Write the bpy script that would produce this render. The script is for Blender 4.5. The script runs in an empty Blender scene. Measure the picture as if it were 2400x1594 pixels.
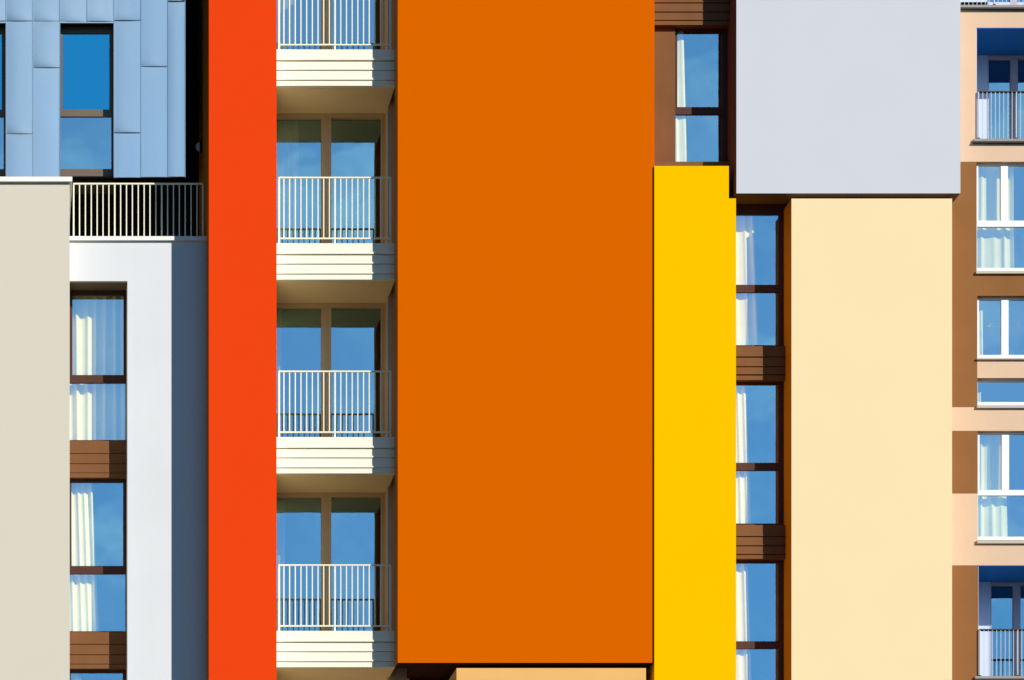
import bpy, bmesh, math, random
from mathutils import Vector
random.seed(7)
S = bpy.context.scene
COL = S.collection

# ------------------------------------------------------------------ survey
# Facade plane y = 0 is 56 m in front of the viewpoint; 151 picture units = 1 m there.
PPM, D, EYE, VY = 151.0, 56.0, 1.6, 3165.0
def wx(px, y): return px / PPM * (D + y) / D
def wz(py, y): return EYE + (VY - py) / PPM * (D + y) / D
GROUND = 0.0
TOP = -260.0          # how far above the picture the blocks go on
def low(y): return VY + (EYE - GROUND) * PPM * D / (D + y)   # py of the ground at depth y

# ------------------------------------------------------------------ materials
def srgb(r, g, b):
    f = lambda c: (c / 255 / 12.92) if c / 255 <= .04045 else ((c / 255 + .055) / 1.055) ** 2.4
    return (f(r), f(g), f(b))
LIT = (1.112, 1.12, 1.14)      # light a sunlit, camera-facing wall receives
def paint(r, g, b, k=1.0):      # base colour of a wall that reads r,g,b in the sun
    c = srgb(r, g, b)
    return tuple(min(.9, v / l * k) for v, l in zip(c, LIT))

def mat(name, base, rough=.85, spec=.15, var=.03, scale=1.2, bump=0.0, bscale=60, metal=0.0, streak=0.0):
    m = bpy.data.materials.new(name); m.use_nodes = True
    nt = m.node_tree; N = nt.nodes; L = nt.links
    p = N['Principled BSDF']
    p.inputs['Roughness'].default_value = rough
    p.inputs['Specular IOR Level'].default_value = spec
    p.inputs['Metallic'].default_value = metal
    tc = N.new('ShaderNodeNewGeometry')
    n1 = N.new('ShaderNodeTexNoise'); n1.inputs['Scale'].default_value = scale; n1.inputs['Detail'].default_value = 6
    L.new(tc.outputs['Position'], n1.inputs['Vector'])
    mr = N.new('ShaderNodeMapRange')
    mr.inputs['From Min'].default_value = .3; mr.inputs['From Max'].default_value = .7
    mr.inputs['To Min'].default_value = 1 - var; mr.inputs['To Max'].default_value = 1 + var
    L.new(n1.outputs['Fac'], mr.inputs['Value'])
    fac = mr.outputs['Result']
    if streak:
        mp = N.new('ShaderNodeMapping'); mp.inputs['Scale'].default_value = (6, 6, .35)
        L.new(tc.outputs['Position'], mp.inputs['Vector'])
        n3 = N.new('ShaderNodeTexNoise'); n3.inputs['Scale'].default_value = 1.0; n3.inputs['Detail'].default_value = 4
        L.new(mp.outputs['Vector'], n3.inputs['Vector'])
        m3 = N.new('ShaderNodeMapRange'); m3.inputs['From Min'].default_value = .3; m3.inputs['From Max'].default_value = .7
        m3.inputs['To Min'].default_value = 1 - streak; m3.inputs['To Max'].default_value = 1 + streak
        L.new(n3.outputs['Fac'], m3.inputs['Value'])
        mm = N.new('ShaderNodeMath'); mm.operation = 'MULTIPLY'
        L.new(fac, mm.inputs[0]); L.new(m3.outputs['Result'], mm.inputs[1]); fac = mm.outputs[0]
    mx = N.new('ShaderNodeVectorMath'); mx.operation = 'SCALE'
    mx.inputs[0].default_value = base
    L.new(fac, mx.inputs['Scale'])
    L.new(mx.outputs['Vector'], p.inputs['Base Color'])
    if bump:
        n2 = N.new('ShaderNodeTexNoise'); n2.inputs['Scale'].default_value = bscale; n2.inputs['Detail'].default_value = 4
        L.new(tc.outputs['Position'], n2.inputs['Vector'])
        b = N.new('ShaderNodeBump'); b.inputs['Strength'].default_value = bump; b.inputs['Distance'].default_value = .01
        L.new(n2.outputs['Fac'], b.inputs['Height']); L.new(b.outputs['Normal'], p.inputs['Normal'])
    return m

def glass_mat(name, refl, trans, wav=.02):
    m = bpy.data.materials.new(name); m.use_nodes = True
    nt = m.node_tree; N = nt.nodes; L = nt.links
    N.remove(N['Principled BSDF']); out = N['Material Output']
    g = N.new('ShaderNodeBsdfGlossy'); g.inputs['Roughness'].default_value = 0.0
    g.inputs['Color'].default_value = (*refl, 1)
    t = N.new('ShaderNodeBsdfTransparent'); t.inputs['Color'].default_value = (*trans, 1)
    a = N.new('ShaderNodeAddShader')
    L.new(g.outputs[0], a.inputs[0]); L.new(t.outputs[0], a.inputs[1]); L.new(a.outputs[0], out.inputs['Surface'])
    geo = N.new('ShaderNodeNewGeometry')
    n = N.new('ShaderNodeTexNoise'); n.inputs['Scale'].default_value = 2.2; n.inputs['Detail'].default_value = 1
    L.new(geo.outputs['Position'], n.inputs['Vector'])
    b = N.new('ShaderNodeBump'); b.inputs['Strength'].default_value = wav; b.inputs['Distance'].default_value = .05
    L.new(n.outputs['Fac'], b.inputs['Height']); L.new(b.outputs['Normal'], g.inputs['Normal'])
    return m

def zinc_mat(name, tint, rough):
    m = bpy.data.materials.new(name); m.use_nodes = True
    nt = m.node_tree; N = nt.nodes; L = nt.links
    N.remove(N['Principled BSDF']); out = N['Material Output']
    g = N.new('ShaderNodeBsdfGlossy'); d = N.new('ShaderNodeBsdfDiffuse'); mx = N.new('ShaderNodeMixShader')
    mx.inputs[0].default_value = .03; d.inputs['Color'].default_value = (.3, .36, .42, 1)
    L.new(g.outputs[0], mx.inputs[1]); L.new(d.outputs[0], mx.inputs[2]); L.new(mx.outputs[0], out.inputs['Surface'])
    geo = N.new('ShaderNodeNewGeometry')
    n = N.new('ShaderNodeTexNoise'); n.inputs['Scale'].default_value = .9; n.inputs['Detail'].default_value = 5
    L.new(geo.outputs['Position'], n.inputs['Vector'])
    mp = N.new('ShaderNodeMapping'); mp.inputs['Scale'].default_value = (5, 5, .4)
    L.new(geo.outputs['Position'], mp.inputs['Vector'])
    n2 = N.new('ShaderNodeTexNoise'); n2.inputs['Scale'].default_value = 1; n2.inputs['Detail'].default_value = 3
    L.new(mp.outputs['Vector'], n2.inputs['Vector'])
    a = N.new('ShaderNodeMath'); a.operation = 'ADD'; L.new(n.outputs['Fac'], a.inputs[0]); L.new(n2.outputs['Fac'], a.inputs[1])
    mr = N.new('ShaderNodeMapRange'); mr.inputs['From Min'].default_value = .6; mr.inputs['From Max'].default_value = 1.4
    mr.inputs['To Min'].default_value = .96; mr.inputs['To Max'].default_value = 1.04; L.new(a.outputs[0], mr.inputs['Value'])
    sc = N.new('ShaderNodeVectorMath'); sc.operation = 'SCALE'; sc.inputs[0].default_value = tint
    L.new(mr.outputs['Result'], sc.inputs['Scale']); L.new(sc.outputs['Vector'], g.inputs['Color'])
    g.inputs['Roughness'].default_value = rough
    return m

M = {}
M['tower']   = mat('orange_red_render', paint(242, 71, 20), var=.006, spec=0.0)
M['orange']  = mat('orange_render', paint(222, 102, 0), var=.006, spec=0.0)
M['yellow']  = mat('yellow_render', paint(255, 199, 0), var=.006, spec=0.0)
M['lilac']   = mat('pale_lilac_render', paint(213, 217, 226), var=.006, spec=0.0)
M['cream']   = mat('cream_render', paint(253, 230, 181), var=.006, spec=0.0)
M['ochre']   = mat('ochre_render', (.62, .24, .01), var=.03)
M['beige']   = mat('beige_render', paint(222, 215, 198), var=.006, spec=0.0)
M['peach']   = mat('peach_render', paint(244, 190, 115), var=.035, scale=1.6, bump=.05)
M['white']   = mat('white_render', paint(229, 232, 235), var=.02, scale=.9, bump=.06, streak=.008)
M['coping']  = mat('white_coping', (.88, .86, .8), rough=.5, var=.02)
M['fascia']  = mat('cream_fascia', (.88, .845, .68), rough=.6, var=.015)
M['soffit']  = mat('beige_soffit', (.94, .75, .42), var=.04, scale=.8)
M['flank']   = mat('orange_brown_flank_shade', (.32, .11, .02), spec=0.0, var=.04)  # render colour darkened: shade of the sun-averted left faces painted in
M['inner']   = mat('warm_beige_inner_wall', (.85, .72, .52), var=.02)
M['pier']    = mat('beige_pier', (.55, .45, .36), var=.03)
M['doorfr']  = mat('beige_door_frame', (.62, .46, .27), rough=.5, var=.03)
M['rail']    = mat('cream_painted_steel', (.88, .83, .60), rough=.4, spec=.4, var=.01)
M['bronze']  = mat('dark_bronze_frame', (.085, .036, .026), rough=.5, spec=.1, var=.06)
M['brownp']  = mat('brown_metal_panel', paint(130, 89, 57), rough=.5, spec=.04, var=.07, scale=2.5, streak=.04)
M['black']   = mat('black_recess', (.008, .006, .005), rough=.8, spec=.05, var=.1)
M['darkbr']  = mat('dark_brown_shade', (.05, .02, .01), rough=.9, spec=.05, var=.1)  # shade of the orange box's underside and the gap below put into the colour
M['lilside'] = mat('brown_lilac_box_shade', (.17, .11, .085), rough=.9, spec=.02, var=.06)  # shade on the lilac box's left side and underside painted as brown
M['room']    = mat('dim_room', (.06, .05, .04), var=.1)
M['zinc']    = zinc_mat('blue_grey_zinc', (.66, .61, .565), .19)
M['seam']    = zinc_mat('folded_zinc_seam', (.42, .41, .40), .25)
M['zincfr']  = mat('grey_brown_frame', (.16, .12, .085), rough=.45, spec=.3, var=.04)
M['rbrown']  = mat('brown_stucco', paint(149, 103, 63), spec=.02, var=.05, scale=2.0, bump=.15, bscale=90)
M['rpeach']  = mat('pale_peach_stucco', paint(230, 198, 168), var=.025, scale=2.0, bump=.1, bscale=90)
M['pvc']     = mat('white_window_plastic', (.9, .9, .9), rough=.35, spec=.4, var=.005)
M['sill']    = mat('grey_beige_sill', (.5, .45, .36), rough=.45, spec=.3, var=.04)
M['slab']    = mat('grey_slab', (.33, .30, .26), rough=.6, var=.05)
M['logwall'] = mat('pale_lilac_loggia_wall', paint(208, 222, 250), var=.02)
M['logsof']  = mat('blue_loggia_ceiling', (.012, .15, .46), var=.03)
M['logfr']   = mat('lilac_grey_frame', (.46, .44, .52), rough=.5, var=.03)
M['grail']   = mat('grey_galvanised_steel', (.6, .6, .6), rough=.4, spec=.5, var=.04)
M['drail']   = mat('dark_steel', (.03, .028, .025), rough=.5, spec=.3, var=.05)
M['curt']    = mat('cream_curtain_cloth', (.86, .80, .47), rough=.9, spec=.05, var=.03, scale=5)
M['sheer']   = mat('sheer_curtain_cloth', (.17, .18, .18), rough=.9, spec=.05, var=.03, scale=5)
M['lampw']   = mat('opal_lamp_dome', (.75, .72, .65), rough=.3, spec=.5, var=.02)
M['tape']    = mat('white_tape', (.5, .52, .55), rough=.5, var=.02)
M['ground']  = mat('grey_paving', (.035, .05, .06), var=.12, scale=.2, bump=.2, bscale=4)
M['glass']   = glass_mat('sky_reflecting_glass', (.185, .325, .395), (.80, .78, .60))
M['glass_w'] = glass_mat('clear_window_glass', (.27, .38, .43), (.68, .68, .53))
M['glass_d'] = glass_mat('deep_blue_glass', (.03, .28, .41), (.30, .32, .36))

# ------------------------------------------------------------------ object helpers
WORLD = {}
def thing(name, label, cat, loc, group=None):
    o = bpy.data.objects.new(name, None); COL.objects.link(o)
    o.location = loc; o.empty_display_size = .2
    WORLD[o.name] = Vector(loc)
    o['label'] = label; o['category'] = cat
    if group: o['group'] = group
    return o
def obj(name, bm, material, parent=None, label=None, smooth=False):
    """link bm (built in world coordinates) as ONE mesh object with its origin at its base"""
    bmesh.ops.remove_doubles(bm, verts=bm.verts, dist=1e-5)
    bmesh.ops.recalc_face_normals(bm, faces=bm.faces)
    vs = [v.co for v in bm.verts]
    c = Vector(((min(v.x for v in vs) + max(v.x for v in vs)) / 2,
                (min(v.y for v in vs) + max(v.y for v in vs)) / 2, min(v.z for v in vs)))
    bmesh.ops.translate(bm, verts=bm.verts, vec=-c)
    me = bpy.data.meshes.new(name); bm.to_mesh(me); bm.free()
    for m in (material if isinstance(material, (list, tuple)) else [material]): me.materials.append(m)
    if smooth:
        for p in me.polygons: p.use_smooth = True
    o = bpy.data.objects.new(name, me); COL.objects.link(o)
    if parent is not None:
        o.parent = parent; o.location = c - WORLD[parent.name]
    else: o.location = c
    WORLD[o.name] = c
    if label: o['label'] = label
    return o
def tag(o, label, cat, group=None):
    o['label'] = label; o['category'] = cat
    if group: o['group'] = group
    return o

def wbox(bm, x0, x1, y0, y1, z0, z1):
    v = [bm.verts.new(c) for c in ((x0,y0,z0),(x1,y0,z0),(x1,y1,z0),(x0,y1,z0),(x0,y0,z1),(x1,y0,z1),(x1,y1,z1),(x0,y1,z1))]
    fs = [bm.faces.new([v[i] for i in q]) for q in ((0,1,5,4),(1,2,6,5),(2,3,7,6),(3,0,4,7),(4,5,6,7),(3,2,1,0))]
    return fs                      # front(-y), right, back, left, top, bottom
def pbox(bm, px0, px1, py0, py1, y0, y1):
    return wbox(bm, wx(px0, y0), wx(px1, y0), y0, y1, wz(py1, y0), wz(py0, y0))
def pb(px0, px1, py0, py1, y0, y1):
    bm = bmesh.new(); pbox(bm, px0, px1, py0, py1, y0, y1); return bm

def grid_solid(bm, outer, holes, y0, y1):
    """plate with rectangular openings: outer and holes are (px0, px1, py0, py1) at its front face"""
    X = sorted({outer[0], outer[1], *[h[i] for h in holes for i in (0, 1) if outer[0] < h[i] < outer[1]]})
    Y = sorted({outer[2], outer[3], *[h[i] for h in holes for i in (2, 3) if outer[2] < h[i] < outer[3]]})
    nx, ny = len(X) - 1, len(Y) - 1
    def full(i, j):
        if not (0 <= i < nx and 0 <= j < ny): return False
        cx, cy = (X[i] + X[i+1]) / 2, (Y[j] + Y[j+1]) / 2
        return not any(h[0] < cx < h[1] and h[2] < cy < h[3] for h in holes)
    cache = {}
    def V(i, j, k):
        if (i, j, k) not in cache:
            cache[(i, j, k)] = bm.verts.new((wx(X[i], y0), (y0, y1)[k], wz(Y[j], y0)))
        return cache[(i, j, k)]
    for i in range(nx):
        for j in range(ny):
            if not full(i, j): continue
            bm.faces.new([V(i,j,0), V(i,j+1,0), V(i+1,j+1,0), V(i+1,j,0)])
            bm.faces.new([V(i,j,1), V(i+1,j,1), V(i+1,j+1,1), V(i,j+1,1)])
            if not full(i-1, j): bm.faces.new([V(i,j,0), V(i,j,1), V(i,j+1,1), V(i,j+1,0)])
            if not full(i+1, j): bm.faces.new([V(i+1,j,0), V(i+1,j+1,0), V(i+1,j+1,1), V(i+1,j,1)])
            if not full(i, j-1): bm.faces.new([V(i,j,0), V(i+1,j,0), V(i+1,j,1), V(i,j,1)])
            if not full(i, j+1): bm.faces.new([V(i,j+1,0), V(i,j+1,1), V(i+1,j+1,1), V(i+1,j+1,0)])
def gs(outer, holes, y0, y1):
    bm = bmesh.new(); grid_solid(bm, outer, holes, y0, y1); return bm

def pane(parent, rect, y, m):
    bm = bmesh.new()
    a, b, c, d = rect
    bm.faces.new([bm.verts.new(p) for p in ((wx(a,y),y,wz(d,y)), (wx(b,y),y,wz(d,y)), (wx(b,y),y,wz(c,y)), (wx(a,y),y,wz(c,y)))])
    return obj('pane', bm, m, parent)
def room(parent, rect, y0, y1):
    """the dim room behind a window: floor, ceiling, side walls and back wall"""
    a, b, c, d = rect
    bm = bmesh.new(); fs = pbox(bm, a, b, c, d, y0, y1)
    bmesh.ops.delete(bm, geom=[fs[0]], context='FACES_ONLY')
    return obj('interior', bm, M['room'], parent)
def window(parent, outer, glasses, y, frame, glass, depth=.07, room_to=1.6, name='window', recess=.03, tape=None, roomrect=None):
    w = obj(name, gs(outer, glasses, y, y + depth), frame, parent)
    for k, g in enumerate(glasses):
        pane(w, (g[0]-1, g[1]+1, g[2]-1, g[3]+1), y + recess, glass[k] if isinstance(glass, list) else glass)
    room(w, roomrect or (outer[0]+.5, outer[1]-.5, outer[2]+.5, outer[3]-.5), y + depth + .004, room_to)
    return w

def curtain(label, tl, tr, bl, br, py0, py1, y, wave=20, amp=.035, group='curtains behind the windows', m=None, seed=0, name='curtain'):
    """hanging folded cloth: top edge tl..tr, bottom edge bl..br"""
    rnd = random.Random(seed)
    bm = bmesh.new()
    nf = max(2, (tr - tl) / wave); nu = int(nf * 12) + 1; nv = 14
    ph = [rnd.uniform(-.6, .6) for _ in range(9)]
    rows = []
    for j in range(nv + 1):
        v = j / nv
        L_, R_ = tl + (bl - tl) * v, tr + (br - tr) * v
        row = []
        for i in range(nu + 1):
            u = i / nu
            t = u * nf * 2 * math.pi
            a = t + .55 * math.sin(t * .37 + ph[0] * 3) + .5 * math.sin(t * .21 + v * .9 + ph[1]) + v * .25 * math.sin(t * .5 + ph[2])
            am = amp * (.75 + .35 * math.sin(t * .29 + ph[3] * 4))
            yy = y + am * math.sin(a) + .25 * am * math.sin(2.1 * a + ph[4])
            px = L_ + (R_ - L_) * u
            row.append(bm.verts.new((wx(px, y), yy, wz(py0 + (py1 - py0) * v, y))))
        rows.append(row)
    for j in range(nv):
        for i in range(nu):
            bm.faces.new([rows[j][i], rows[j][i+1], rows[j+1][i+1], rows[j+1][i]])
    o = obj(name, bm, m or M['curt'], None, smooth=True)
    return tag(o, label, 'curtain', group)

def boards(bm, px0, px1, edges, y, back, lip=.02, lip_h=3.0, step=0.0):
    """cladding boards, each with a small projecting drip lip along its foot; edges = [(top, bottom), ...]"""
    for k, (a, b) in enumerate(edges):
        f = y - (step if k == 0 else 0)
        z1 = wz(a, y); z0 = wz(b, y)
        x0, x1 = wx(px0, y), wx(px1, y)
        last = k == len(edges) - 1
        if last or not lip:
            wbox(bm, x0, x1, f, back, z0, z1)
        else:
            zl = z0 + lip_h / PPM
            wbox(bm, x0, x1, f, back, zl, z1)
            wbox(bm, x0, x1, f - lip, back, z0, zl)
    a, b = edges[0][0], edges[-1][1]
    wbox(bm, wx(px0, y), wx(px1, y), y + .02, back + .01, wz(b, y) + .004, wz(a, y) - .004)

# ------------------------------------------------------------------ ground
bm = bmesh.new()
bm.faces.new([bm.verts.new(c) for c in ((-900,-900,0),(900,-900,0),(900,900,0),(-900,900,0))])
g = obj('ground', bm, M['ground']); g['kind'] = 'structure'

# ------------------------------------------------------------------ zinc-clad block, top left
ZY = 1.2
zb = thing('metal_clad_building', 'block clad in pale blue sheet metal with narrow tall windows behind the terrace', 'building', (wx(200, ZY), ZY, 0))
def cladding():
    bm = bmesh.new()
    T = TOP
    cols = [(-130, -48, [T, 130, 415]), (-110+62, 14, [T, 50]), (14, 77, [T, 50, 314, 416]), (77, 140.5, [T, 50, 159, 416]), (140.5, 204, [T, 51.5]), (204, 267, [T, 51.5]),
            (267, 330, [T, 49, 312, 416]), (330, 393, [T, 157, 416]), (393, 434.5, [T, 4, 416])]
    for (a, b, ys) in cols:
        for c, d in zip(ys[:-1], ys[1:]):
            nu, nv = 6, 22
            tilt = random.uniform(-.007, .007); tz = random.uniform(-.012, .012)
            V = []
            for j in range(nv + 1):
                v = j / nv; r = []
                # finer rows towards the lap at the foot
                v = 1 - (1 - v) ** 1.7
                for i in range(nu + 1):
                    u = i / nu
                    edge = math.exp(-((1 - v) * (d - c) / 13.0)) if d < 410 else 0
                    head = math.exp(-(v * (d - c) / 10.0)) if c > T else 0
                    pil = 4 * u * (1 - u)
                    yy = ZY - .008 * edge * (.35 + .65 * pil) + .004 * head * pil - .0045 * pil + tilt * (u - .5) + tz * v
                    r.append(bm.verts.new((wx(a + (b - a) * u, ZY), yy, wz(c + (d - c) * v, ZY))))
                V.append(r)
            for j in range(nv):
                for i in range(nu):
                    f = bm.faces.new([V[j][i], V[j][i+1], V[j+1][i+1], V[j+1][i]]); f.smooth = True
            # turned-in foot of the sheet
            back = [bm.verts.new((v.co.x, ZY + .02, v.co.z - .004)) for v in V[-1]]
            for i in range(nu):
                bm.faces.new([V[-1][i], V[-1][i+1], back[i+1], back[i]])
    # standing seams
    for x, a, b in ((14, T, 416), (77, T, 416), (140.5, T, 416), (204, T, 51), (267, T, 416), (330, T, 416), (393, T, 416), (434.2, T, 416)):
        for f in pbox(bm, x - .8, x + .8, a, b, ZY - .024, ZY + .03): f.material_index = 1
    # head flashing and reveals of the windows
    for a, b in ((140.5, 267), (-48, 14)):
        pbox(bm, a, b, 50.5, 54, ZY - .012, ZY + .05)
    return bm
obj('cladding', cladding(), [M['zinc'], M['seam']], zb)
# body behind the sheets, with the two window openings
op = [(141.5, 266, 54, 413), (-47, 13, 54, 413)]
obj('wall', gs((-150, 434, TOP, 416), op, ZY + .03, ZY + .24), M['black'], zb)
obj('terrace_recess', pb(-150, 500, TOP, 700, 2.3, 2.6), M['black'], zb, 'wall coloured black for the shade under and beside the metal cladding')  # darkness of the open recess painted as a near-black wall
for k, (a, b) in enumerate(((141, 266), (-48, 13.5))):
    gl = [(a + 5.5, b - 9.5, 78, 257), (a - 2 + 1.5, b - 5, 273, 396)]
    w = window(zb, (a - 2, b + 2, 62, 420), gl, ZY + .17, M['zincfr'], [M['glass_d'], M['glass']], depth=.06, room_to=2.2)

# ------------------------------------------------------------------ white block with terrace, left
WY = .2
wb = thing('white_building', 'white rendered block with a railed terrace on top, left of the orange-red tower', 'building', (wx(330, WY), WY, 0))
obj('wall', gs((100, 492, 563, low(WY)), [(130, 298.7, 659, 1760)], WY, WY + .5), M['white'], wb)
obj('coping', pb(100, 485, 553.6, 562.8, WY - .05, WY + 2.0), M['coping'], wb)
FY, GY = .53, .64
bm = bmesh.new(); pbox(bm, 132, 298.2, 659.6, 662, WY + .012, GY - .002); obj('reveal_shade_strip', bm, M['zincfr'], wb)  # added dark strip, stands for shade on the white reveal soffit
def spandrel(parent, px0, px1, edges, y, back, m=None, lip=.008):
    bm = bmesh.new(); boards(bm, px0, px1, edges, y, back, lip=lip, lip_h=2.2)
    return obj('spandrel_panel', bm, m or M['brownp'], parent)
wins = [  # outer top, upper glass, lower glass, outer bottom
    (655, (691, 879), (897.5, 1031.5), 1034, (169.7, 289.6), (150, 294.6)),
    (1119, (1130.3, 1326.5), (1345, 1479.5), 1482, (167.5, 288.8), (150, 294.2)),
    (1567, (1577, 1773), (1791, 1926), 1760, (166.5, 288.0), (150, 293.8))]
for t, up, lo, bt, ux, lx in wins:
    gl = [(ux[0], ux[1], up[0], min(up[1], 1750))]
    if lo[0] < 1700: gl.append((lx[0], lx[1], lo[0], lo[1]))
    window(wb, (128, 300, t, bt), gl, GY, M['bronze'], M['glass'], depth=.06, room_to=1.9)
spandrel(wb, 128, 298.5, [(1033.3, 1062.5), (1063.8, 1086.4), (1087.6, 1108), (1109, 1119.3)], FY, GY - .005)
spandrel(wb, 128, 298.0, [(1481.5, 1509.5), (1511, 1534), (1535.5, 1556), (1557.2, 1567)], FY, GY - .005)
curtain('cream curtain in tall lit folds behind the top window of the white block', 140, 300, 140, 300, 684, 1038, .83, wave=23, amp=.042, seed=1)
curtain('cream curtain drawn to the left behind the window between the two brown panels', 140, 216, 140, 232, 1124, 1486, .83, wave=15, amp=.03, seed=4)
curtain('cream curtain just showing in the lowest window at the left', 140, 190, 140, 205, 1585, 1760, .83, wave=15, amp=.03, seed=6)

# terrace railing
RY = .5
rl = obj('railing', pb(171.4, 475.8, 428.6, 432.0, RY, RY + .03), M['rail'], wb)
def bars(parent, xs, py0, py1, y, w=2.5, name='baluster', m=None, dep=.016, ws=None):
    proto = None
    z0, z1 = wz(py1, y), wz(py0, y)
    hw = w / 2 / PPM
    for x in xs:
        X = wx(x, y)
        if proto is None:
            bm = bmesh.new(); wbox(bm, X - hw, X + hw, y, y + dep, z0, z1)
            proto = obj(name, bm, m or M['rail'], parent); first = X
        else:
            c = proto.copy(); COL.objects.link(c); c.parent = parent
            c.location = proto.location + Vector((X - first, 0, 0))
            WORLD[c.name] = WORLD[proto.name] + Vector((X - first, 0, 0))
xs = [172.7 + 13.76 * i for i in range(23)]
bars(rl, [x for i, x in enumerate(xs) if i not in (0, 7, 15, 22)], 432.0, 560, RY + .006, 2.6)
bars(rl, [xs[0], xs[7], xs[15], xs[22]], 431.5, 560, RY + .004, 3.6, name='post', dep=.03)

# ------------------------------------------------------------------ beige block, far left
bb = thing('beige_building', 'plain beige block with a white coping in the lower left corner', 'building', (wx(40, -.3), -.3, 0))
obj('wall', pb(-260, 163.3, 425, low(-.3), -.3, 3.0), M['beige'], bb)
obj('coping', pb(-262, 169.5, 414, 425, -.36, 3.0), M['coping'], bb)

# ------------------------------------------------------------------ orange-red tower
TY = -.45
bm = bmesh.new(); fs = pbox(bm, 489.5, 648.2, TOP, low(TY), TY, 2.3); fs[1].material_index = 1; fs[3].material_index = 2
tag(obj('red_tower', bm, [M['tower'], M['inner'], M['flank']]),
    'tall narrow plain orange-red tower rising between the terrace and the balconies', 'building')
# lamp on the tower's left flank
LY = 1.5
lx_ = wx(489.5, TY)
lamp = thing('wall_lamp', 'small round white wall lamp on the dark flank of the orange-red tower', 'lamp', (lx_, LY, wz(355, LY)))
bm = bmesh.new(); wbox(bm, lx_ - .035, lx_ + .004, LY - .09, LY + .09, wz(355, LY), wz(331, LY))
bmesh.ops.bevel(bm, geom=[e for e in bm.edges], offset=.012, segments=2, affect='EDGES')
obj('back_plate', bm, M['black'], lamp)
bm = bmesh.new()
bmesh.ops.create_uvsphere(bm, u_segments=20, v_segments=12, radius=1)
for v in bm.verts:
    v.co = Vector((lx_ - .03 - max(0, -v.co.x) * .07 + max(0, v.co.x) * .01, LY + v.co.y * .075, wz(344, LY) + v.co.z * .072))
obj('dome', bm, M['lampw'], lamp, smooth=True)

# ------------------------------------------------------------------ balcony bay
BX = 926.0
bay = thing('balcony_building', 'recessed bay of stacked cream balconies with glazed doors between the red and orange volumes', 'building', (wx(790, 1.2), 1.2, 0))
PITCH = 454.2
DY = 1.25       # door frame plane
kd = (D + 0) / (D + DY)
for i in range(-1, 5):
    t = 570.5 + PITCH * (i - 1)
    e = [(t, t + 25.6), (t + 28.4, t + 48.2), (t + 49.4, t + 71.6), (t + 72.9, t + 84.8)]
    if -1 < i < 4:
        bm = bmesh.new()
        boards(bm, 640, BX, e, 0.0, .12, lip=.02, lip_h=3.4, step=.008)
        sl = obj('balcony_slab', bm, M['fascia'], bay)
        # soffit plate, its underside is what one sees from below
        bm = bmesh.new()
        wbox(bm, wx(640, 0), wx(BX, 0), .13, 1.55, wz(t + 84.8, 0), wz(t + 84.8, 0) + .12)
        obj('soffit', bm, M['soffit'], sl)
        bm = bmesh.new()
        wbox(bm, wx(640, 0), wx(BX, 0), .13, 1.24, wz(t, 0) - .16, wz(t, 0) - .02)
        obj('floor', bm, M['sill'], sl)
    if -1 < i < 4:
        # railing
        ft = t - 156.2
        r = obj('railing', pb(652.8, 916.5, ft, ft + 3.4, .02, .05), M['rail'], bay)
        obj('bottom_rail', pb(655.6, 914, t - 13.6, t - 10.4, .022, .05), M['rail'], r)
        bx = [665.5 + 13.33 * k for k in range(18)]
        bars(r, [x for k, x in enumerate(bx) if k != 9], ft + 3.4, t - 13.0, .028, 2.6)
        bars(r, [654.4, 785.4, 915.2], ft + 2.8, t + 4, .026, 3.9, name='post', dep=.03)
# door for every storey: frame, two panes (depth 1.25); py measured at the door plane
for i in range(0, 4):
    t = 570.5 + PITCH * (i - 1)
    zs = wz(t - PITCH + 84.8, 0)                       # ceiling height
    top = VY - (zs - EYE) * PPM * D / (D + DY) + .5    # py of the ceiling at the door
    zf = wz(t, 0) - .02
    bot = VY - (zf - EYE) * PPM * D / (D + DY)
    gl = [(626, 753.8, top + 10, bot - 8), (776.5, 893.8, top + 10, bot - 8)]
    d = obj('balcony_door', gs((600, 903.2, top, bot), gl, DY, DY + .09), M['doorfr'], bay)
    for q in gl:
        pane(d, (q[0] - 1, q[1] + 1, q[2] - 1, q[3] + 1), DY + .07, M['glass'])
    bm = bmesh.new(); pbox(bm, 760.5, 762, top + 4, bot, DY - .006, DY + .02); pbox(bm, 768, 769, top + 4, bot, DY - .006, DY + .02)
    pbox(bm, 896.5, 897.5, top + 4, bot, DY - .006, DY + .02)
    obj('rebate', bm, M['doorfr'], d)
    room(d, (601, 902, top + 1, bot - 1), DY + .095, 2.6)
# pier at the right end of the balconies and wall above
obj('pier', pb(909, 960, TOP, low(.854), .854, 1.6), M['pier'], bay)
obj('back_wall', pb(560, 960, TOP, low(2.7), 2.7, 3.0), M['pier'], bay)
sheer_lab = ['highest', 'second', 'third', 'lowest']
for i, (a, b, sd) in enumerate(((600, 690, 3), (600, 700, 5), (600, 660, 9), (600, 668, 12))):
    t = 570.5 + PITCH * (i - 1)
    curtain('faint sheer curtain at the left of the %s glazed balcony door from the top' % sheer_lab[i], a, b, a, b, t - 305, t + 10, 1.55, wave=14, amp=.02,
            m=M['sheer'], seed=sd, group='sheer curtains behind the balcony doors', name='sheer_curtain')

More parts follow.
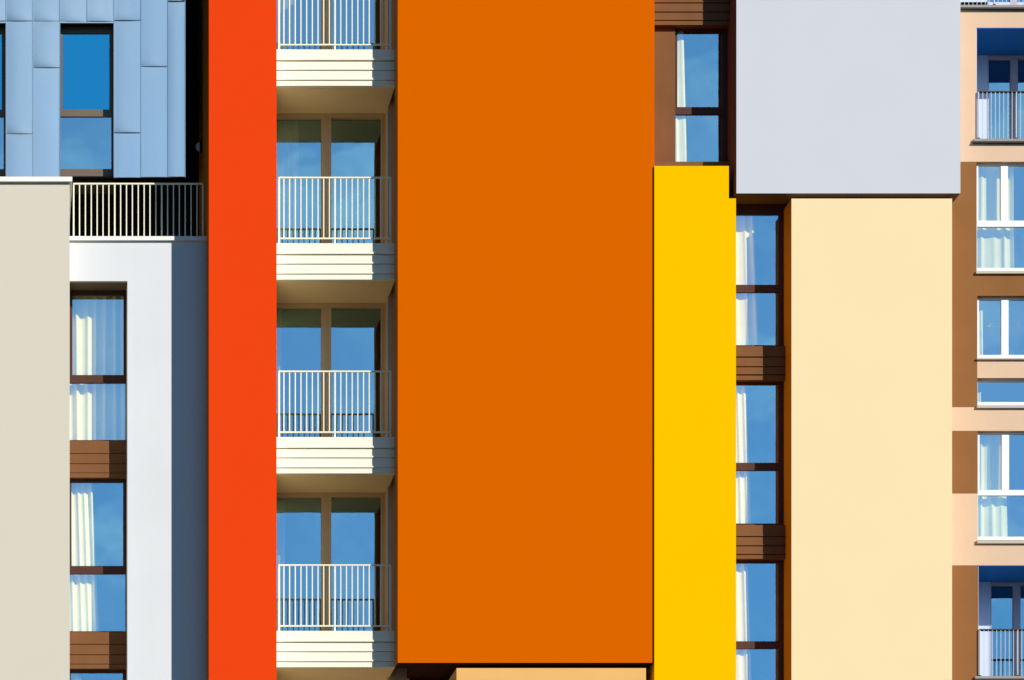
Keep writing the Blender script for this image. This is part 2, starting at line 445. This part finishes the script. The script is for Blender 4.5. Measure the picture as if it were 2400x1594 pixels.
# ------------------------------------------------------------------ orange volume and the peach block under it
OY = -.42
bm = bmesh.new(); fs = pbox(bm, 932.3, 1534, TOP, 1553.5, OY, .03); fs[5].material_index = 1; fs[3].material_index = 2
fs = wbox(bm, wx(968, 0), wx(1533, 0), .034, 2.6, wz(1553.5, OY), wz(TOP, OY)); fs[5].material_index = 1; fs[3].material_index = 1  # underside and core's left face coloured dark for their shade
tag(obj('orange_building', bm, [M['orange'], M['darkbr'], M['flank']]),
    'huge blank orange box of a facade overhanging in the middle', 'building')
pk = thing('peach_building', 'peach coloured block peeking out below the big orange volume', 'building', (wx(1290, OY), OY, 0))
obj('wall', pb(1070, 1514, 1566, low(OY - .01), OY - .01, 1.4), M['peach'], pk)
obj('recess_wall', pb(880, 1560, 1500, low(1.5), 1.5, 2.2), M['darkbr'], pk, 'wall coloured dark brown for the shade in the gap under the orange box')
obj('window_box', pb(1044, 1066, 1590.5, 1700, .9, 1.5), M['bronze'], pk)

# ------------------------------------------------------------------ brown window bay, upper right
br = thing('brown_window_bay', 'brown metal bay with one tall window above the yellow block', 'building', (wx(1620, .1), .1, wz(392, .1)))
spandrel(br, 1500, 1730, [(-22, 6), (8.3, 27.4), (29.8, 47.2), (49.2, 58.4)], 0.0, .17)
obj('side_panel', pb(1500, 1582.3, 58, 379.5, .11, .3), M['brownp'], br)
window(br, (1582.3, 1730, 55, 384), [(1587.6, 1693, 70.2, 251), (1583, 1692.6, 268.2, 379)], .17, M['bronze'], M['glass'], depth=.06, room_to=1.4, roomrect=(1540, 1729, 56, 383))
obj('sill', pb(1500, 1711, 379.3, 394, 0.0, .3), M['brownp'], br)
obj('upper_wall', pb(1500, 1730, TOP, -23, .02, 1.2), M['brownp'], br)
curtain('narrow cream curtain at the left of the window above the yellow block', 1572, 1602, 1574, 1610, 74, 385, .25, wave=30, amp=.010, seed=21)

# ------------------------------------------------------------------ yellow volume
YY = -.45
bm = bmesh.new()
X = [wx(1533.6, YY), wx(1708.3, YY), wx(1725, YY)]
Z = [wz(389, YY), wz(465, YY), GROUND]
prof = [(X[0], Z[2]), (X[2], Z[2]), (X[2], Z[1]), (X[1], Z[1]), (X[1], Z[0]), (X[0], Z[0])]
fr = [bm.verts.new((x, YY, z)) for x, z in prof]; bk = [bm.verts.new((x, .6, z)) for x, z in prof]
bm.faces.new(fr); bm.faces.new(bk[::-1])
for i in range(6):
    j = (i + 1) % 6; bm.faces.new([fr[i], bk[i], bk[j], fr[j]])
tag(obj('yellow_building', bm, M['yellow']), 'plain bright yellow strip of facade right of the orange box', 'building')

# ------------------------------------------------------------------ window column between yellow and cream
QY, QG = -.10, .02
wc = thing('window_column', 'dark brown column of stacked windows between the yellow strip and the cream block', 'building', (wx(1780, QG), QG, 0))
qw = [(470, (503, 667.5), (685, 809), 813), (890, (901.5, 1084.7), (1102.3, 1227), 1231), (1309, (1319.3, 1503), (1520.3, 1644), 1690)]
for t, up, lo, bt in qw:
    window(wc, (1690, 1846, t, bt), [(1700, 1825.5, *up), (1700, 1825.5, *lo)], QG, M['bronze'], M['glass'], depth=.06, room_to=1.3)
spandrel(wc, 1690, 1845, [(811.5, 835.6), (838.6, 858.6), (861, 877.5), (880.5, 890.5)], QY, QG - .004)
spandrel(wc, 1690, 1845, [(1230.5, 1256.8), (1259.2, 1278.3), (1280.7, 1298.8), (1301, 1309.7)], QY, QG - .004)
obj('lintel', pb(1700, 1840, 382, 469, .15, .5), M['darkbr'], wc)
curtain('cream curtain behind the top window right of the yellow strip, under the pale lilac box', 1690, 1766, 1690, 1778, 500, 812, .15, wave=19, amp=.022, seed=31)
curtain('cream curtain bunched and creased behind the middle window right of the yellow strip', 1690, 1748, 1690, 1760, 898, 1231, .15, wave=14, amp=.025, seed=33)
curtain('cream curtain behind the bottom window right of the yellow strip', 1690, 1752, 1690, 1764, 1316, 1680, .15, wave=19, amp=.022, seed=35)

# ------------------------------------------------------------------ lilac box and cream block
LYY = -.5
bm = bmesh.new(); fs = pbox(bm, 1726, 2251, TOP, 453.3, LYY, 1.4)
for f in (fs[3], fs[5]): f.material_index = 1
tag(obj('lilac_building', bm, [M['lilac'], M['lilside']]), 'blank pale lilac-grey box overhanging at the upper right', 'building')
CY = -.52
bm = bmesh.new(); fs = pbox(bm, 1855, 2231.5, 465.5, low(CY), CY, 1.4)
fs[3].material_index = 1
tag(obj('cream_building', bm, [M['cream'], M['ochre']]), 'blank pale cream block under the lilac box', 'building')

# ------------------------------------------------------------------ brown and peach building, right edge
RE = 2556
rb = thing('brown_building', 'brown and pale peach stuccoed apartment house with white windows at the right edge', 'building', (wx(2330, 0), 0, 0))
def wallp(rects, m, label):
    bm = bmesh.new()
    for r in rects: grid_solid(bm, r[0], r[1], 0.0, .3)
    return obj('wall', bm, m, rb, label)
L1 = (2288.8, RE - 30, 65, 331); L0 = (2249 - 30, RE - 30, TOP, 17); L2 = (2292.8, RE - 30, 1325, 1591)
W1 = (2289, 2440, 379, 641); W2 = (2290.5, 2440, 693.5, 842.5); W3 = (2291, 2440, 886, 956); W4 = (2291.5, 2440, 1009.8, 1273)
E = low(0)
for r in ([((2120, RE, 17, 379), [L1])], [((2120, RE, 954.6, 1009.8), [W3])],
          [((2120, 2291.5, 1157, 1325), [])], [((2291.5, RE, 1157, 1325), [W4])], [((2290.5, RE, 842.5, 886), [])]):
    wallp(r, M['rpeach'], 'pale peach stucco')
for r in ([((2120, RE, 379, 842.5), [W1, W2])], [((2120, 2290.5, 842.5, 886), [])], [((2120, W3[0], 886, 954.6), [])], [((W3[1], RE, 886, 954.6), [])],
          [((2120, W4[0], 1009.8, 1157), [])], [((W4[1], RE, 1009.8, 1157), [])], [((2120, RE, 1325, E), [L2])]):
    wallp(r, M['rbrown'], 'brown stucco')
# white windows
def white_window(o, glasses, depth=.07, sill=None, room_to=1.3):
    w = window(rb, (o[0] - 1, o[1] + 1, o[2] + 1, glasses[-1][3] + 7.2), glasses, .075, M['pvc'], M['glass_w'], depth=depth, room_to=room_to, recess=.03)
    if sill:
        bm = bmesh.new(); pbox(bm, o[0] - .8, o[1], sill[0], sill[1], -.045, .1)
        obj('sill', bm, M['sill'], w)
    return w
white_window(W1, [(2293, 2345.8, 388.6, 517.2), (2362.2, 2415, 388.6, 517.2), (2289.8, 2417, 531.4, 628)], sill=(635.4, 640.8))
w2 = white_window(W2, [(2294.2, 2347, 703, 832), (2363.8, 2416, 703, 832)], sill=(839.5, 842))
white_window(W3, [(2291.5, 2418, 894.5, 942.4)], sill=(949.8, 955.8))
white_window(W4, [(2296, 2348, 1018, 1148.5), (2365, 2417, 1018, 1148.5), (2292, 2418, 1161.2, 1258)], sill=(1266, 1273.4))
def tape_cross(parent, cx, cy, lines):
    y = .1; bm = bmesh.new()
    for k, (ax, ay, bx_, by, w) in enumerate(lines):
        a = Vector((wx(cx + ax, y), 0, wz(cy + ay, y))); b = Vector((wx(cx + bx_, y), 0, wz(cy + by, y)))
        n = Vector((-(b - a).z, 0, (b - a).x)).normalized() * w / 2 / PPM
        yy = y - .003 - .002 * k
        bm.faces.new([bm.verts.new((p.x, yy, p.z)) for p in (a + n * .35, b + n * .35, b - n * .35, a - n * .35)])
    obj('tape_cross', bm, M['tape'], parent)
tape_cross(w2, 2318.5, 764.5, [(1.2, -10, 0, 7, 2.2), (-8, 1.5, 22, 3, 1.6), (-5, 3.5, 4, -5, 1.6)])
tape_cross(w2, 2384.5, 762, [(3.5, -8, -2, 8, 2.2), (-5, -4.5, 5, 5, 1.8)])
curtain('cream curtain in several folds behind the top white window at the right edge', 2285, 2374, 2285, 2376, 386, 632, .27, wave=24, amp=.024, seed=41)
curtain('thin cream curtain at the left of the window with two tape crosses', 2285, 2303, 2285, 2304, 728, 838, .25, wave=11, amp=.014, seed=43)
curtain('cream curtain end low in the shallow window under the small peach panel', 2285, 2299, 2285, 2299, 920, 948, .2, wave=10, amp=.012, seed=45)
curtain('cream curtain behind the tall white window in the pale peach band', 2285, 2357, 2285, 2362, 1015, 1264, .27, wave=21, amp=.026, seed=47)

# loggias
def loggia(o, floor_py, slab_left, rail_x0, rail_top, bar0, posts, wall_left, fr_left, m1, ceil_label=None, full=True):
    """o = opening; back wall 1.16 m behind the facade"""
    BY = 1.16
    kk = D / (D + BY)
    def deep(px, py):      # the same point of the building moved back to the rear wall
        return px * kk, VY - (VY - py) * kk
    zc, zfl = wz(o[2], 0), wz(floor_py, 0)
    lo = obj('loggia', gs((o[0] - 60, o[1] + 40, o[2] - 60, floor_py + 40), [(fr_left, RE - 60, deep(0, o[2])[1] + 2.5, deep(0, floor_py)[1] + 1)], BY, BY + .1), M['logwall'], rb)
    if full:
        bm = bmesh.new(); wbox(bm, wx(o[0], 0) + .002, wx(o[1], 0) - .002, .003, BY - .002, zc - .012, zc - .003); obj('ceiling', bm, M['logsof'], lo)
        bm = bmesh.new(); wbox(bm, wx(o[0], 0) + .001, wx(o[0], 0) + .006, .006, BY - .003, zfl, zc - .014); obj('side_wall', bm, M['logwall'], lo)
    # glazed door in the rear wall
    t = deep(0, o[2])[1] + 3; b = deep(0, floor_py)[1]
    gl = [(fr_left + 2.6, m1[0], t + 6, b - 2), (m1[1], m1[1] + 54, t + 6, b - 2)]
    d = obj('loggia_door', gs((fr_left, RE - 60, t, b + 1), gl, BY - .01, BY + .07), M['logfr'], rb)
    for q in gl: pane(d, (q[0] - .5, q[1] + .5, q[2] - .5, q[3] + .5), BY + .045, M['glass'])
    room(d, (fr_left + 1, RE - 61, t + 1, b), BY + .105, 2.3)
    # slab with its dark edge
    bm = bmesh.new(); pbox(bm, slab_left + 1, RE - 20, floor_py, floor_py + 5.4, -.05, BY - .02)
    s = obj('loggia_slab', bm, M['slab'], rb)
    obj('slab_edge', pb(slab_left, RE - 18, floor_py + 5.4, floor_py + 8.8, -.06, .25), M['drail'], s)
    # railing
    r = obj('loggia_railing', pb(rail_x0, RE - 30, rail_top, rail_top + 2, -.045, .02), M['drail'], rb)
    obj('flat_bar', pb(rail_x0, RE - 30, rail_top + 2, rail_top + 5.4, -.01, .0), M['drail'], r)
    bars(r, [bar0 + 9.82 * k for k in range(16) if all(abs(bar0 + 9.82 * k - p) > 3 for p in posts)], rail_top + 1, floor_py, -.04, 1.1, m=M['grail'], dep=.012)
    bars(r, posts, rail_top + .5, floor_py + .5, -.042, 1.9, name='post', m=M['grail'], dep=.05)
    bm = bmesh.new()
    for p in posts: wbox(bm, wx(p - 3.2, -.04), wx(p + 3.2, -.04), -.048, .02, wz(floor_py, -.04), wz(floor_py - 2, -.04))
    obj('foot_plates', bm, M['drail'], r)
loggia(L1, 325, 2281.5, 2293, 213, 2303.6, [2293.8, 2382.8], 2289, 2314.8, (2370.6, 2385.7))
loggia(L2, 1584.7, 2285, 2296, 1474, 2306.8, [2297, 2385.8], 2293, 2321, (2377, 2391.8))
loggia(L0, 11.5, 2249, 2250, -100, 2260.8, [2251, 2330.5], 2249, 2314.5, (2369, 2384), full=False)

# ------------------------------------------------------------------ light
AZ, EL = math.radians(40), math.radians(24.7)
sd = Vector((math.sin(AZ) * math.cos(EL), -math.cos(AZ) * math.cos(EL), math.sin(EL)))
sun = bpy.data.lights.new('sun', 'SUN'); sun.energy = 4.8; sun.angle = math.radians(.5); sun.color = (1, .95, .88)
so = bpy.data.objects.new('sun', sun); COL.objects.link(so)
so.rotation_euler = sd.to_track_quat('Z', 'Y').to_euler(); so.location = (20, -40, 40)

W = bpy.data.worlds.new('World'); S.world = W; W.use_nodes = True
nt = W.node_tree; N = nt.nodes; L = nt.links
bg = N['Background']
sky = N.new('ShaderNodeTexSky'); sky.sky_type = 'NISHITA'; sky.sun_disc = False
sky.sun_elevation = EL; sky.sun_rotation = math.radians(180 - 40)
sky.air_density = 1.0; sky.dust_density = .1; sky.ozone_density = 6.0
tc = N.new('ShaderNodeTexCoord')
mp = N.new('ShaderNodeMapping'); mp.inputs['Scale'].default_value = (1, 1, 1.5); mp.inputs['Location'].default_value = (.35, 0, .1)
L.new(tc.outputs['Generated'], mp.inputs['Vector'])
cn = N.new('ShaderNodeTexNoise'); cn.inputs['Scale'].default_value = 19; cn.inputs['Detail'].default_value = 3; cn.inputs['Roughness'].default_value = .5
L.new(mp.outputs['Vector'], cn.inputs['Vector'])
cr = N.new('ShaderNodeMapRange'); cr.interpolation_type = 'SMOOTHSTEP'
cr.inputs['From Min'].default_value = .45; cr.inputs['From Max'].default_value = .78
cr.inputs['To Max'].default_value = .55
L.new(cn.outputs['Fac'], cr.inputs['Value'])
mix = N.new('ShaderNodeMix'); mix.data_type = 'RGBA'
# invented bright sky patch, added so glass and zinc reflect more light
dt = N.new('ShaderNodeVectorMath'); dt.operation = 'DOT_PRODUCT'
L.new(tc.outputs['Generated'], dt.inputs[0]); dt.inputs[1].default_value = Vector((.10, -.94, .30)).normalized()
bk_ = N.new('ShaderNodeMapRange'); bk_.interpolation_type = 'SMOOTHSTEP'
bk_.inputs['From Min'].default_value = .93; bk_.inputs['From Max'].default_value = .995
bk_.inputs['To Max'].default_value = .42
L.new(dt.outputs['Value'], bk_.inputs['Value'])
ad = N.new('ShaderNodeMath'); ad.operation = 'ADD'; ad.use_clamp = True
L.new(cr.outputs['Result'], ad.inputs[0]); L.new(bk_.outputs['Result'], ad.inputs[1])
L.new(ad.outputs[0], mix.inputs['Factor'])
tint = N.new('ShaderNodeMix'); tint.data_type = 'RGBA'; tint.blend_type = 'MULTIPLY'; tint.inputs['Factor'].default_value = 1
tint.inputs['B'].default_value = (.08, .74, 1.15, 1)
L.new(sky.outputs['Color'], tint.inputs['A']); L.new(tint.outputs['Result'], mix.inputs['A'])
mix.inputs['B'].default_value = (6.6, 9.6, 11.8, 1)
# the added patch is brighter than the sky round it
br_ = N.new('ShaderNodeMapRange'); br_.inputs['To Min'].default_value = 1.0; br_.inputs['To Max'].default_value = 3.7
br_.inputs['From Max'].default_value = .42
L.new(bk_.outputs['Result'], br_.inputs['Value'])
bs = N.new('ShaderNodeVectorMath'); bs.operation = 'SCALE'
L.new(mix.outputs['Result'], bs.inputs[0]); L.new(br_.outputs['Result'], bs.inputs['Scale'])
L.new(bs.outputs['Vector'], bg.inputs['Color'])
bg.inputs['Strength'].default_value = .039

# ------------------------------------------------------------------ camera
cam = bpy.data.cameras.new('camera'); co = bpy.data.objects.new('camera', cam); COL.objects.link(co)
co.location = (0, -D, EYE); co.rotation_euler = (math.radians(90), 0, 0)
cam.sensor_fit = 'HORIZONTAL'; cam.sensor_width = 36
cam.lens = 36 * D * PPM / 2400
cam.shift_x = .5; cam.shift_y = (VY - 797) / 2400
cam.clip_end = 3000; cam.clip_start = .5
S.camera = co
S.view_settings.view_transform = 'Standard'; S.view_settings.look = 'None'
S.view_settings.exposure = 0; S.view_settings.gamma = 1
S.cycles.caustics_reflective = False; S.cycles.caustics_refractive = False
S.cycles.max_bounces = 10; S.cycles.diffuse_bounces = 5; S.cycles.transparent_max_bounces = 16
